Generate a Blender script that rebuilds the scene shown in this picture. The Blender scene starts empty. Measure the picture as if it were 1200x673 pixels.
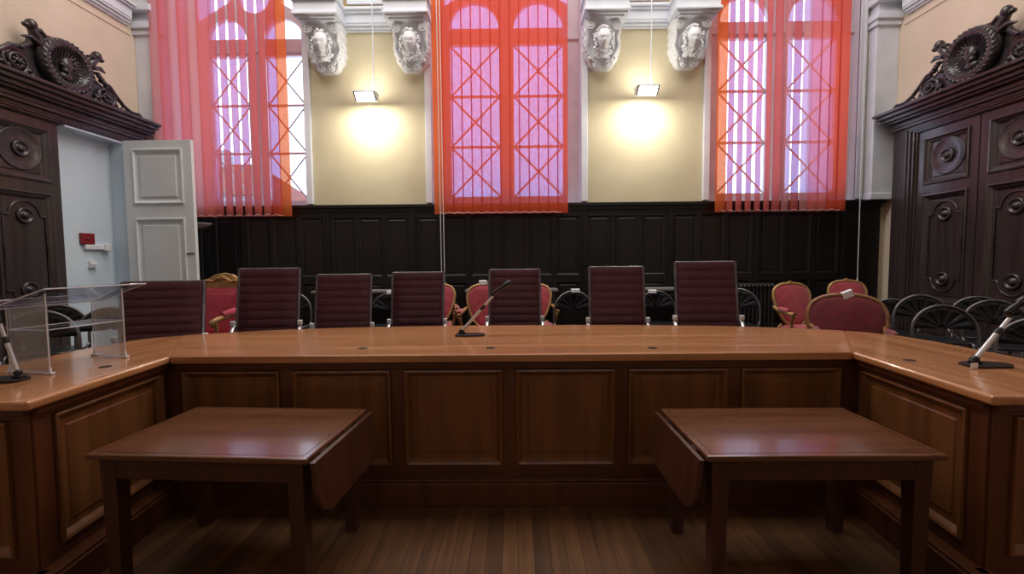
import bpy, bmesh, math, random
from mathutils import Vector, Matrix
from mathutils.geometry import tessellate_polygon
random.seed(7)
PI = math.pi
scene = bpy.context.scene
col = scene.collection

# ------------------------------------------------------------------ camera
F = 530.0; CX, CY = 600.0, 336.5
CAM = (0.0, 0.0, 1.55)
PITCH = math.atan(30.5/F); YAW = math.atan(5/F); ROLL = math.radians(.5)
def cam_basis():
    cy, sy = math.cos(YAW), math.sin(YAW); cp, sp = math.cos(PITCH), math.sin(PITCH)
    f = Vector((-sy*cp, cy*cp, -sp)); r = Vector((cy, sy, 0)); u = r.cross(f)
    c, s = math.cos(ROLL), math.sin(ROLL)
    return c*r - s*u, s*r + c*u, f
RV, UV, FV = cam_basis()
def at(px, py, X=None, Y=None, Z=None):
    d = FV + RV*((px-CX)/F) - UV*((py-CY)/F)
    if X is not None: t = (X-CAM[0])/d.x
    elif Y is not None: t = (Y-CAM[1])/d.y
    else: t = (Z-CAM[2])/d.z
    return Vector(CAM) + d*t
cd = bpy.data.cameras.new('camera'); cam = bpy.data.objects.new('camera', cd); col.objects.link(cam)
cd.sensor_width = 36; cd.lens = 36*F/1200; cd.clip_start = .05; cd.clip_end = 300
mw = Matrix((RV, UV, -FV)).transposed().to_4x4(); mw.translation = Vector(CAM)
cam.matrix_world = mw
scene.camera = cam
scene.view_settings.view_transform = 'Standard'
scene.view_settings.look = 'None'
scene.cycles.use_denoising = True
scene.cycles.max_bounces = 10
scene.cycles.transparent_max_bounces = 24
scene.cycles.sample_clamp_indirect = 4
scene.cycles.caustics_reflective = False; scene.cycles.caustics_refractive = False

# ------------------------------------------------------------------ materials
def srgb(r, g, b):
    def c(x):
        x /= 255
        return x/12.92 if x <= .04045 else ((x+.055)/1.055)**2.4
    return (c(r), c(g), c(b), 1)
def new_mat(name):
    m = bpy.data.materials.new(name); m.use_nodes = True
    nt = m.node_tree; b = nt.nodes['Principled BSDF']
    return m, nt, b
def noise_ramp(nt, scale, stretch, c1, c2, detail=4, lo=.35, hi=.65, coord='Object'):
    tc = nt.nodes.new('ShaderNodeTexCoord'); mp = nt.nodes.new('ShaderNodeMapping')
    mp.inputs['Scale'].default_value = stretch
    nz = nt.nodes.new('ShaderNodeTexNoise'); nz.inputs['Scale'].default_value = scale; nz.inputs['Detail'].default_value = detail
    rp = nt.nodes.new('ShaderNodeValToRGB'); e = rp.color_ramp.elements
    e[0].position = lo; e[1].position = hi; e[0].color = c1; e[1].color = c2
    nt.links.new(tc.outputs[coord], mp.inputs['Vector']); nt.links.new(mp.outputs[0], nz.inputs['Vector'])
    nt.links.new(nz.outputs[0], rp.inputs[0])
    return rp, nz, mp
def mat(name, c1, c2=None, rough=.5, metal=0, scale=6, stretch=(1,1,1), bump=0, spec=.5, detail=4, lo=.35, hi=.65, coat=0, sheen=0, bscale=None):
    m, nt, b = new_mat(name)
    if c2 is None: c2 = tuple(min(1, x*1.12) for x in c1[:3])+(1,)
    rp, nz, mp = noise_ramp(nt, scale, stretch, c1, c2, detail, lo, hi)
    nt.links.new(rp.outputs[0], b.inputs['Base Color'])
    b.inputs['Roughness'].default_value = rough; b.inputs['Metallic'].default_value = metal
    b.inputs['Specular IOR Level'].default_value = spec
    b.inputs['Coat Weight'].default_value = coat; b.inputs['Coat Roughness'].default_value = .12
    b.inputs['Sheen Weight'].default_value = sheen
    if bump:
        bp = nt.nodes.new('ShaderNodeBump'); bp.inputs['Strength'].default_value = bump; bp.inputs['Distance'].default_value = .01
        if bscale:
            n2 = nt.nodes.new('ShaderNodeTexNoise'); n2.inputs['Scale'].default_value = bscale
            nt.links.new(mp.outputs[0], n2.inputs['Vector']); nt.links.new(n2.outputs[0], bp.inputs['Height'])
        else: nt.links.new(nz.outputs[0], bp.inputs['Height'])
        nt.links.new(bp.outputs[0], b.inputs['Normal'])
    return m
def wood(name, c1, c2, grain, rough=.35, coat=.0, scale=5, bump=.03, spec=.5):
    st = {'x': (.35, 5, 5), 'y': (5, .35, 5), 'z': (5, 5, .35)}[grain]
    return mat(name, c1, c2, rough, 0, scale, st, bump, spec, 6, .3, .72, coat)

M = {}
M['top_x'] = wood('bench top wood across', srgb(166,108,66), srgb(212,152,104), 'x', .25, .7, 2.2, .015)
M['top_y'] = wood('bench top wood along', srgb(166,108,66), srgb(212,152,104), 'y', .25, .7, 2.2, .015)
M['edge'] = wood('bench wood rail', srgb(62,32,20), srgb(82,44,28), 'x', .3, .2, 3)
M['panel'] = wood('bench panel wood', srgb(104,64,36), srgb(136,88,50), 'z', .34, .15, 2.5)
M['rail'] = wood('bench frame wood', srgb(78,42,24), srgb(102,58,34), 'z', .34, .15, 3)
M['tbl_top'] = wood('table top wood', srgb(88,54,36), srgb(118,76,50), 'x', .24, .5, 3, .015)
M['tbl'] = wood('table frame wood', srgb(62,35,24), srgb(82,47,32), 'z', .36, .15, 3)
M['dark'] = wood('dark oak door', srgb(46,38,38), srgb(66,56,55), 'z', .32, .3, 3, .04)
M['dark_h'] = wood('dark oak cornice', srgb(50,42,44), srgb(68,58,58), 'y', .36, .15, 3, .04)
M['carve'] = mat('carved dark oak', srgb(36,31,35), srgb(62,54,58), .34, 0, 14, (1,1,1), .1, .6, coat=.2)
M['wains'] = wood('black stained wainscot', srgb(14,11,12), srgb(26,20,20), 'z', .42, .05, 3, .03, .4)
M['wall'] = mat('cream plaster', srgb(194,183,152), srgb(202,191,162), .85, 0, 2.2, bump=.05, bscale=30)
M['wall_s'] = mat('warm cream plaster', srgb(212,194,174), srgb(220,202,184), .85, 0, 1.6, bump=.05, bscale=30)
M['ochre'] = mat('ochre plaster', srgb(168,140,100), srgb(186,158,118), .85, 0, 5)
M['trim'] = mat('pale grey painted moulding', srgb(214,219,230), srgb(224,228,236), .6, 0, 4, bump=.03, bscale=20)
M['corbel'] = mat('grey white carved stone', srgb(216,217,222), srgb(228,229,232), .65, 0, 10, bump=.08, bscale=40)
M['frame'] = mat('white painted window wood', srgb(212,212,218), srgb(224,224,228), .5, 0, 4)
M['white_door'] = mat('grey white painted door', srgb(224,229,232), srgb(230,235,237), .45, 0, 3)
M['blue_door'] = mat('pale blue grey painted door', srgb(206,221,232), srgb(214,228,238), .5, 0, 1.5)
M['ceil'] = mat('ceiling plaster', srgb(214,206,190), srgb(222,214,200), .9, 0, 2)
M['leather'] = mat('burgundy leather', srgb(64,26,38), srgb(76,32,45), .42, 0, 30, bump=.05, bscale=120, spec=.4)
M['chrome'] = mat('polished aluminium', srgb(200,202,208), srgb(215,217,222), .25, .5, 10)
M['grey_metal'] = mat('grey metal', srgb(96,94,100), srgb(116,114,118), .35, .8, 10)
M['blackmetal'] = mat('black metal', srgb(18,18,20), srgb(26,26,28), .4, 0, 10)
M['blackplastic'] = mat('black moulded plastic', srgb(20,22,26), srgb(32,34,40), .28, 0, 10)
M['velvet'] = mat('rose red velvet', srgb(150,40,56), srgb(172,58,70), .75, 0, 12, sheen=.5, bump=.04, bscale=60)
M['velvet_d'] = mat('deep red velvet', srgb(98,14,30), srgb(118,22,40), .75, 0, 12, sheen=.3, bump=.04, bscale=60)
M['velvet_t'] = mat('crimson velvet', srgb(160,24,56), srgb(180,36,70), .75, 0, 12, sheen=.4, bump=.04, bscale=60)
M['gilt'] = mat('worn gilt wood', srgb(148,112,68), srgb(184,146,96), .4, .15, 20, bump=.06)
M['walnut'] = mat('brown carved chair wood', srgb(120,80,50), srgb(150,106,70), .38, 0, 20, bump=.05)
M['paper'] = mat('white paper', srgb(226,230,238), srgb(236,240,246), .8, 0, 5)
M['white_plastic'] = mat('white plastic', srgb(222,224,228), srgb(232,234,238), .4, 0, 5)
M['redbox'] = mat('dark red plastic', srgb(120,20,28), srgb(140,28,36), .4, 0, 5)
M['radiator'] = mat('dark painted iron', srgb(30,28,30), srgb(42,40,42), .45, 0, 5)
M['shelf'] = mat('grey shelf top', srgb(120,116,116), srgb(140,136,134), .4, 0, 5)
M['hole'] = mat('cable hole', srgb(10,7,5), srgb(14,10,8), .8, 0, 5)
M['cord'] = mat('white cord', srgb(210,210,214), srgb(220,220,224), .6, 0, 5)
M['hardware'] = mat('dark bronze', srgb(60,54,52), srgb(90,84,80), .3, .8, 10)
M['carpet'] = mat('dark platform carpet', srgb(40,26,26), srgb(52,34,34), .9, 0, 40)

def floor_mat():
    m, nt, b = new_mat('brown parquet boards')
    tc = nt.nodes.new('ShaderNodeTexCoord'); mp = nt.nodes.new('ShaderNodeMapping'); mp.inputs['Rotation'].default_value = (0, 0, PI/2)
    br = nt.nodes.new('ShaderNodeTexBrick'); br.inputs['Scale'].default_value = 1
    br.inputs['Brick Width'].default_value = 1.4; br.inputs['Row Height'].default_value = .085; br.inputs['Mortar Size'].default_value = .0015
    br.inputs['Color1'].default_value = srgb(112,76,46); br.inputs['Color2'].default_value = srgb(84,54,34); br.inputs['Mortar'].default_value = srgb(26,16,12)
    nt.links.new(tc.outputs['Object'], mp.inputs[0]); nt.links.new(mp.outputs[0], br.inputs['Vector'])
    rp, nz, _ = noise_ramp(nt, 4, (6, .4, 1), (.6,.6,.6,1), (1.15,1.15,1.15,1), 6, .3, .7)
    mx = nt.nodes.new('ShaderNodeMix'); mx.data_type = 'RGBA'; mx.blend_type = 'MULTIPLY'; mx.inputs[0].default_value = 1
    nt.links.new(br.outputs[0], mx.inputs[6]); nt.links.new(rp.outputs[0], mx.inputs[7]); nt.links.new(mx.outputs[2], b.inputs['Base Color'])
    b.inputs['Roughness'].default_value = .38
    return m
M['floor'] = floor_mat()

def glass_mat(name, tint, gl=.06, pattern=0):
    m = bpy.data.materials.new(name); m.use_nodes = True; nt = m.node_tree; nt.nodes.clear()
    out = nt.nodes.new('ShaderNodeOutputMaterial'); tr = nt.nodes.new('ShaderNodeBsdfTransparent'); gs = nt.nodes.new('ShaderNodeBsdfGlossy'); mx = nt.nodes.new('ShaderNodeMixShader')
    gs.inputs['Roughness'].default_value = .05
    if pattern:
        rp, nz, _ = noise_ramp(nt, pattern, (1,1,1), tuple(x*.86 for x in tint[:3])+(1,), tint, 2, .4, .6)
        nt.links.new(rp.outputs[0], tr.inputs[0])
    else: tr.inputs[0].default_value = tint
    lw = nt.nodes.new('ShaderNodeLayerWeight'); lw.inputs['Blend'].default_value = .2
    ml = nt.nodes.new('ShaderNodeMath'); ml.operation = 'MULTIPLY_ADD'; ml.inputs[1].default_value = .5; ml.inputs[2].default_value = gl
    nt.links.new(lw.outputs['Fresnel'], ml.inputs[0]); nt.links.new(ml.outputs[0], mx.inputs[0])
    nt.links.new(tr.outputs[0], mx.inputs[1]); nt.links.new(gs.outputs[0], mx.inputs[2]); nt.links.new(mx.outputs[0], out.inputs[0])
    return m
M['glass'] = glass_mat('clear window glass', (.95,.97,1,1))
M['glass_p'] = glass_mat('patterned window glass', (.97,.97,1,1), .04, 26)
M['acrylic'] = glass_mat('clear acrylic', (.93,.94,.97,1), .05)
M['acrylic_edge'] = mat('bright acrylic edge', srgb(205,210,222), srgb(225,230,240), .2, 0, 5)

def blind_mat(name, c, tint, alpha, tl=.6):
    m = bpy.data.materials.new(name); m.use_nodes = True; nt = m.node_tree; nt.nodes.clear()
    out = nt.nodes.new('ShaderNodeOutputMaterial'); tr = nt.nodes.new('ShaderNodeBsdfTransparent'); df = nt.nodes.new('ShaderNodeBsdfDiffuse'); ts = nt.nodes.new('ShaderNodeBsdfTranslucent')
    rp, nz, _ = noise_ramp(nt, 90, (1,1,.6), tuple(x*.9 for x in c[:3])+(1,), c, 2)
    nt.links.new(rp.outputs[0], df.inputs[0]); nt.links.new(rp.outputs[0], ts.inputs[0])
    tr.inputs[0].default_value = tint
    m1 = nt.nodes.new('ShaderNodeMixShader'); m1.inputs[0].default_value = tl
    m2 = nt.nodes.new('ShaderNodeMixShader'); m2.inputs[0].default_value = alpha
    nt.links.new(df.outputs[0], m1.inputs[1]); nt.links.new(ts.outputs[0], m1.inputs[2])
    nt.links.new(tr.outputs[0], m2.inputs[1]); nt.links.new(m1.outputs[0], m2.inputs[2]); nt.links.new(m2.outputs[0], out.inputs[0])
    return m
M['blind'] = blind_mat('red orange sheer blind fabric', (.95,.13,.05,1), (.12,.42,.80,1), .76)
M['blind_p'] = blind_mat('rose red sheer blind fabric', (.95,.22,.17,1), (.20,.42,.80,1), .78)  # same red fabric, window light on the angled slats painted in as pink
M['blind_w'] = blind_mat('pale rose sheer blind fabric', (.97,.40,.34,1), (.30,.46,.80,1), .76)  # paler colour stands in for sky glowing through unoverlapped slats
M['blind_o'] = blind_mat('orange blind fabric edge', (.95,.20,.06,1), (.9,.5,.3,1), .84)

def emit_mat(name, c, s):
    m = bpy.data.materials.new(name); m.use_nodes = True; nt = m.node_tree; nt.nodes.clear()
    out = nt.nodes.new('ShaderNodeOutputMaterial'); e = nt.nodes.new('ShaderNodeEmission'); e.inputs[0].default_value = c; e.inputs[1].default_value = s
    nt.links.new(e.outputs[0], out.inputs[0]); return m
M['lampface'] = emit_mat('glowing lamp face', (1,.97,.9,1), 9)

# ------------------------------------------------------------------ mesh builder
class MB:
    def __init__(s): s.v = []; s.f = []; s.sm = []
    def add(s, vs, fs, smooth=False, T=None):
        n = len(s.v)
        for p in vs:
            p = Vector(p)
            s.v.append(tuple(T @ p) if T is not None else tuple(p))
        for f in fs: s.f.append(tuple(i+n for i in f)); s.sm.append(smooth)
        return s
    def map(s, fn): s.v = [tuple(fn(*p)) for p in s.v]; return s
    def box(s, x0, x1, y0, y1, z0, z1, T=None):
        vs = [(x,y,z) for x in (x0,x1) for y in (y0,y1) for z in (z0,z1)]
        return s.add(vs, [(0,1,3,2),(4,6,7,5),(0,4,5,1),(2,3,7,6),(0,2,6,4),(1,5,7,3)], False, T)
    def tube(s, pts, r, n=8, closed=False, smooth=True, T=None, flat=1.0):
        pts = [Vector(p) for p in pts]; N = len(pts)
        rs = r if isinstance(r, (list, tuple)) else [r]*N
        vs = []; fs = []; up = None
        for i, p in enumerate(pts):
            if closed: t = pts[(i+1) % N]-pts[i-1]
            else: t = pts[min(i+1, N-1)]-pts[max(i-1, 0)]
            t.normalize()
            if up is None:
                up = Vector((0,0,1)) if abs(t.z) < .9 else Vector((0,1,0))
            a = up - t*up.dot(t)
            if a.length < 1e-5: a = Vector((1,0,0)) - t*t.x
            a.normalize(); up = a; b = t.cross(a)
            for k in range(n):
                th = 2*PI*k/n
                vs.append(p + a*(rs[i]*math.cos(th)) + b*(rs[i]*flat*math.sin(th)))
        m = N if closed else N-1
        for i in range(m):
            j = (i+1) % N
            for k in range(n):
                k2 = (k+1) % n
                fs.append((i*n+k, i*n+k2, j*n+k2, j*n+k))
        s.add(vs, fs, smooth, T)
        if not closed:
            s.add([vs[k] for k in range(n)], [tuple(range(n))], False, T); s.add([vs[(N-1)*n+k] for k in range(n)], [tuple(range(n))], False, T)
        return s
    def lathe(s, prof, n=20, T=None, smooth=True):
        vs = []; fs = []; m = len(prof)
        for (r, z) in prof:
            for k in range(n): vs.append((r*math.cos(2*PI*k/n), r*math.sin(2*PI*k/n), z))
        for i in range(m-1):
            for k in range(n):
                k2 = (k+1) % n; fs.append((i*n+k, i*n+k2, (i+1)*n+k2, (i+1)*n+k))
        if prof[0][0] > 1e-5: fs.append(tuple(range(n)))
        if prof[-1][0] > 1e-5: fs.append(tuple((m-1)*n+k for k in range(n)))
        return s.add(vs, fs, smooth, T)
    def ball(s, c, r, n=10, T=None):
        if not isinstance(r, (list, tuple)): r = (r, r, r)
        vs = []; fs = []; m = max(4, n//2+1)
        for i in range(m+1):
            ph = PI*i/m
            for k in range(n):
                th = 2*PI*k/n
                vs.append((c[0]+r[0]*math.sin(ph)*math.cos(th), c[1]+r[1]*math.sin(ph)*math.sin(th), c[2]+r[2]*math.cos(ph)))
        for i in range(m):
            for k in range(n):
                k2 = (k+1) % n; fs.append((i*n+k, i*n+k2, (i+1)*n+k2, (i+1)*n+k))
        return s.add(vs, fs, True, T)
    def plate(s, outer, holes, w0, w1, T=None):
        """polygon with holes in the (u, v) plane, thick from w0 to w1; emitted as (u, w, v)"""
        loops = [outer]+list(holes)
        flat = [p for l in loops for p in l]
        tris = tessellate_polygon([[Vector((p[0], p[1], 0)) for p in l] for l in loops])
        n = len(flat)
        vs = [(p[0], w0, p[1]) for p in flat]+[(p[0], w1, p[1]) for p in flat]
        fs = [tuple(t) for t in tris]+[tuple(i+n for i in t) for t in tris]
        o = 0
        for l in loops:
            k = len(l)
            for i in range(k): fs.append((o+i, o+(i+1) % k, o+(i+1) % k+n, o+i+n))
            o += k
        return s.add(vs, fs, False, T)
    def panel(s, u0, u1, v0, v1, prof, fill=True, T=None):
        """nested rectangles: prof = [(inset, w)...]; emitted as (u, w, v)"""
        vs = []; fs = []
        for (i, w) in prof: vs += [(u0+i, w, v0+i), (u1-i, w, v0+i), (u1-i, w, v1-i), (u0+i, w, v1-i)]
        for a in range(len(prof)-1):
            for k in range(4):
                k2 = (k+1) % 4; fs.append((a*4+k, a*4+k2, a*4+4+k2, a*4+4+k))
        if fill: a = (len(prof)-1)*4; fs.append((a, a+1, a+2, a+3))
        return s.add(vs, fs, False, T)
    def grid(s, rows, smooth=True, closed=False, T=None):
        n = len(rows[0]); vs = [p for r in rows for p in r]; fs = []
        for i in range(len(rows)-1):
            for k in range(n if closed else n-1):
                k2 = (k+1) % n; fs.append((i*n+k, i*n+k2, (i+1)*n+k2, (i+1)*n+k))
        return s.add(vs, fs, smooth, T)
    def mesh(s, name, m, org=None):
        me = bpy.data.meshes.new(name)
        v = s.v if org is None else [(p[0]-org[0], p[1]-org[1], p[2]-org[2]) for p in s.v]
        me.from_pydata(v, [], s.f)
        me.polygons.foreach_set('use_smooth', s.sm)
        bm = bmesh.new(); bm.from_mesh(me); bmesh.ops.recalc_face_normals(bm, faces=bm.faces); bm.to_mesh(me); bm.free()
        me.materials.append(m)
        return me
    def build(s, name, m, parent=None, world=False, bevel=0, loc=None, segs=2):
        org = None
        if world and parent is not None:
            org = parent.location
            if parent.parent is not None: org = org + parent.parent.location
        if loc is not None: org = loc
        o = bpy.data.objects.new(name, s.mesh(name, m if not isinstance(m, str) else M[m], org)); col.objects.link(o)
        if loc is not None: o.location = loc
        o.parent = parent
        if bevel:
            b = o.modifiers.new('bevel', 'BEVEL'); b.width = bevel; b.segments = segs; b.limit_method = 'ANGLE'; b.angle_limit = math.radians(40)
            b.harden_normals = False
        return o
def tag(o, label=None, cat=None, group=None, kind=None):
    if label: o['label'] = label
    if cat: o['category'] = cat
    if group: o['group'] = group
    if kind: o['kind'] = kind
    return o
def thing(name, label, cat, loc=(0,0,0), rz=0, group=None):
    o = bpy.data.objects.new(name, None); col.objects.link(o); o.empty_display_size = .1
    o.location = loc; o.rotation_euler = (0, 0, rz)
    return tag(o, label, cat, group)
def struct(name, mb, m, bevel=0):
    return tag(mb.build(name, m, bevel=bevel), kind='structure')
def struct_root(name, loc):
    o = bpy.data.objects.new(name, None); col.objects.link(o); o.location = loc
    return tag(o, kind='structure')
def copy_tree(o, parent=None):
    c = o.copy(); col.objects.link(c)
    if parent is not None: c.parent = parent
    for ch in list(o.children): copy_tree(ch, c)
    return c
def place(proto, used, loc, rz, label, scale=1.0):
    o = copy_tree(proto) if used else proto
    o.location = loc; o.rotation_euler = (0, 0, rz); o['label'] = label
    if scale != 1.0: o.scale = (scale,)*3
    return o
def arc(cx, cy, r, a0, a1, n, ry=None):
    ry = r if ry is None else ry
    return [(cx+r*math.cos(a0+(a1-a0)*i/n), cy+ry*math.sin(a0+(a1-a0)*i/n)) for i in range(n+1)]
def rect(u0, u1, v0, v1): return [(u0,v0),(u1,v0),(u1,v1),(u0,v1)]
def swap(T): return T

# ------------------------------------------------------------------ setting
BY = 7.2      # back wall face
SX = 5.78     # side walls
ZC = 7.6      # ceiling
DZ = .25      # platform height
OPEN = [(-5.5, -3.256), (-1.328, 1.059), (2.994, 5.32)]
SILL = 2.44
b = MB(); b.box(-6.6, 6.6, -3.6, 8.6, -.1, 0); struct('floor', b, 'floor')
# raised platform behind the bench (a floor too)
b = MB()
pl = [(-SX,1.6),(-3.12,1.6),(-3.12,3.2),(-2.3,4.0),(0,4.22),(2.2,4.0),(3.02,3.2),(3.02,1.6),(SX,1.6),(SX,BY),(-SX,BY)]
b.add([(p[0],p[1],0.001) for p in pl]+[(p[0],p[1],DZ) for p in pl], [tuple(range(11)),tuple(range(11,22))]+[(i,(i+1)%11,(i+1)%11+11,i+11) for i in range(11)])
struct('trim_platform', b, 'carpet')
b = MB(); b.box(-6.6, 6.6, -3.6, 8.6, ZC, ZC+.1); struct('ceiling', b, 'ceil')
b = MB(); b.box(-SX-.12, SX+.12, -3.6, -3.5, 0, ZC); struct('wall_front', b, 'wall')
WT = 8.4
b = MB()
xs = [-SX-.6] + [x for o in OPEN for x in o] + [SX+.6]
for i in range(0, len(xs), 2): b.box(xs[i], xs[i+1], BY, WT, 0, 5.27)
for o in OPEN: b.box(o[0], o[1], BY, WT, 0, SILL)
struct('wall_back', b, 'wall')
b = MB()
for i in range(0, len(xs), 2): b.box(xs[i], xs[i+1], BY, WT, 5.27, ZC)
for o in OPEN: b.box(o[0], o[1], BY, WT, 7.0, ZC)
struct('wall_back_upper', b, 'ochre')
# pale reveals lining the three openings
for i, o in enumerate(OPEN):
    b = MB()
    for x, sgn in ((o[0], -1), (o[1], 1)):
        b.box(min(x, x-sgn*.03), max(x, x-sgn*.03), BY-.03, WT, SILL, 7.0)
        b.box(min(x+sgn*.07, x-sgn*.03), max(x+sgn*.07, x-sgn*.03), BY-.05, BY+.0, SILL+.03, 7.0)
    b.box(o[0], o[1], BY, WT, SILL, SILL+.02)
    struct('trim_reveal_%d' % (i+1), b, 'trim', .008)
# side walls
LY0, LY1, LZ1 = 5.71, 6.56, 3.30
b = MB()
b.box(-SX-.12, -SX, -3.6, LY0, 0, ZC); b.box(-SX-.12, -SX, LY1, BY+.05, 0, ZC); b.box(-SX-.12, -SX, LY0, LY1, LZ1, ZC); b.box(-SX-.12, -SX, LY0, LY1, 0, DZ)
struct('wall_left', b, 'wall_s')
b = MB(); b.box(SX, SX+.12, -3.6, BY+.05, 0, ZC); struct('wall_right', b, 'wall_s')
# corner pilasters and entablature
def profile_run(b, x0, x1, y, prof):
    """stack of bands on a wall that faces -Y"""
    for (z0, z1, d) in prof: b.box(x0, x1, y-d, y, z0, z1)
ENT = [(5.10,5.13,.03),(5.13,5.17,.06),(5.17,5.20,.09),(5.20,5.34,.10),(5.34,5.37,.14),(5.37,5.41,.17)]
b = MB()
for (x0, x1) in ((-2.70,-1.88),(1.60,2.48)): profile_run(b, x0, x1, BY, ENT)
profile_run(b, -3.26, -2.7, BY, ENT); profile_run(b, -1.9, -1.33, BY, ENT); profile_run(b, 1.06, 1.6, BY, ENT); profile_run(b, 2.4, 2.99, BY, ENT)
struct('trim_1', b, 'trim', .006)
for k, s in enumerate((-1, 1)):
    b = MB()
    for (z0, z1, d) in ENT:
        a, c = s*SX, s*(SX-d); b.box(min(a,c), max(a,c), -3.5, BY-.3, z0, z1)
    struct('trim_%d' % (k+2), b, 'trim', .006)
    b = MB()
    x0, x1 = sorted((s*5.44, s*SX))
    b.box(x0, x1, BY-.16, BY, SILL, 5.1); b.box(x0-.03, x1, BY-.2, BY, 5.02, 5.1); b.box(x0-.05, x1, BY-.24, BY, 5.10, 5.2); b.box(x0, x1, BY-.18, BY, 5.2, 5.34); b.box(x0-.06, x1, BY-.28, BY, 5.34, 5.44); b.box(x0, x1, BY-.16, BY, 5.44, ZC)
    b.box(x0-.02, x1, BY-.18, BY, SILL, SILL+.1)
    struct('trim_%d' % (k+4), b, 'trim', .01)
# wall panel lines above the doors, left and right (raised thin frame on the plaster)
for k, s in enumerate((-1, 1)):
    b = MB()
    b.plate(rect(-3.4, 6.95, 4.985, 5.0), [], 0, .012)
    b.map(lambda u, w, v, s=s: (s*(SX-w), u, v)); struct('trim_%d' % (k+6), b, 'wall_s')
# grey panel above the moulding in each bay
for k, xc in enumerate((-2.27, 2.03)):
    b = MB(); b.panel(xc-.3, xc+.3, 5.52, 6.4, [(0,0),(0,.03),(.05,.03),(.06,.015)]); b.map(lambda u, w, v: (u, BY-w, v))
    struct('trim_%d' % (k+8), b, 'trim')
# wainscot
b = MB()
zs0, zs1 = DZ, 2.42
b.box(-SX, 5.69, BY-.03, BY-.001, zs0, zs1)
b.box(-SX, 5.72, BY-.10, BY-.001, 2.40, 2.45); b.box(-SX, 5.70, BY-.07, BY-.001, 2.34, 2.40); b.box(-SX, 5.70, BY-.06, BY-.001, DZ, .42)
holes = []; x = -5.6; bay = 1.345; k = 0
xx = -5.645
while xx < 5.4:
    for j in range(3):
        u0 = xx+.05+j*.425; u1 = u0+.365
        if u1 < 5.5:
            holes.append((u0, u1, 1.32, 2.26)); holes.append((u0, u1, .5, 1.22))
    xx += bay
b2 = MB(); b2.plate(rect(-SX+.01, 5.68, DZ+.01, 2.34), [rect(*h) for h in holes], .03, .055)
for h in holes: b2.panel(*h, [(0,.055),(.008,.058),(.02,.044),(.05,.040),(.06,.046)])
xx = -5.645
while xx < 5.5:
    b2.box(xx-.035, xx+.025, .05, .075, DZ, 2.34); b2.box(xx-.012, xx+.004, .07, .082, DZ, 2.34); xx += bay
b2.map(lambda u, w, v: (u, BY-w, v)); b.add(b2.v, b2.f)
struct('trim_10', b, 'wains', .004)

# ------------------------------------------------------------------ windows
def make_window(i, xc, Y, pitch, ow, half, z0, zt0, zt1, xl, xr):
    """two casements with three crossed panes each, transom, arch lights, oculus"""
    root = struct_root('window_%d' % i, (xc, Y, z0))
    f = MB()
    cs = (-pitch/2, pitch/2); pw = ow/2
    rz = zt1+.06
    holes = []
    for c in cs:
        holes.append(rect(c-pw, c+pw, z0+.14, zt0-.02))
        h = [(c-pw, zt1), (c+pw, zt1)] + arc(c, zt1, pw, 0, PI, 20, pw*1.02)[1:-1]
        holes.append(h)
    holes.append([p for p in arc(0, zt1+pw+.36, .26, 0, 2*PI, 24)][:-1])
    for s in (-1, 1):   # spandrel lights beside the oculus
        holes.append([(s*.40, zt1+pw+.30), (s*.98, zt1+pw*.9), (s*1.02, zt1+pw+.35), (s*.72, zt1+pw+.72)])
    f.plate(rect(xl-xc, xr-xc, z0, zt1+1.4), holes, -.05, .05)
    f.box(-.05, .05, -.09, .05, z0+.02, zt0); f.box(xl-xc, xr-xc, -.09, .05, zt0+.03, zt1-.06)
    f.map(lambda u, w, v: (u, w, v-z0)); f.build('window_frame', 'frame', root, bevel=.006)
    m = MB()
    zb, zt = z0+.14, zt0-.02; ch = (zt-zb)/3
    for c in cs:
        for k in range(3):
            a, d = zb+k*ch, zb+(k+1)*ch
            for (p, q) in (((c-pw, a), (c+pw, d)), ((c-pw, d), (c+pw, a))):
                m.tube([(p[0], 0, p[1]-z0), (q[0], 0, q[1]-z0)], .016, 4, smooth=False)
            if k: m.box(c-pw, c+pw, -.02, .02, a-.018-z0, a+.018-z0)
    m.build('muntins', 'frame', root)
    g = MB(); g.box(xl-xc, xr-xc, .012, .016, .02, zt1+1.35-z0)
    g.build('pane', 'glass_p' if i == 2 else 'glass', root)
make_window(1, -4.413, 7.95, .965, .66, 0, SILL+.05, 5.10, 5.36, -5.47, -3.29)
make_window(2, -.13, 7.55, 1.03, .80, 0, SILL+.03, 5.06, 5.29, -1.30, 1.03)
make_window(3, 4.13, 7.37, 1.07, .76, 0, SILL+.02, 5.02, 5.25, 3.02, 5.29)
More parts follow.
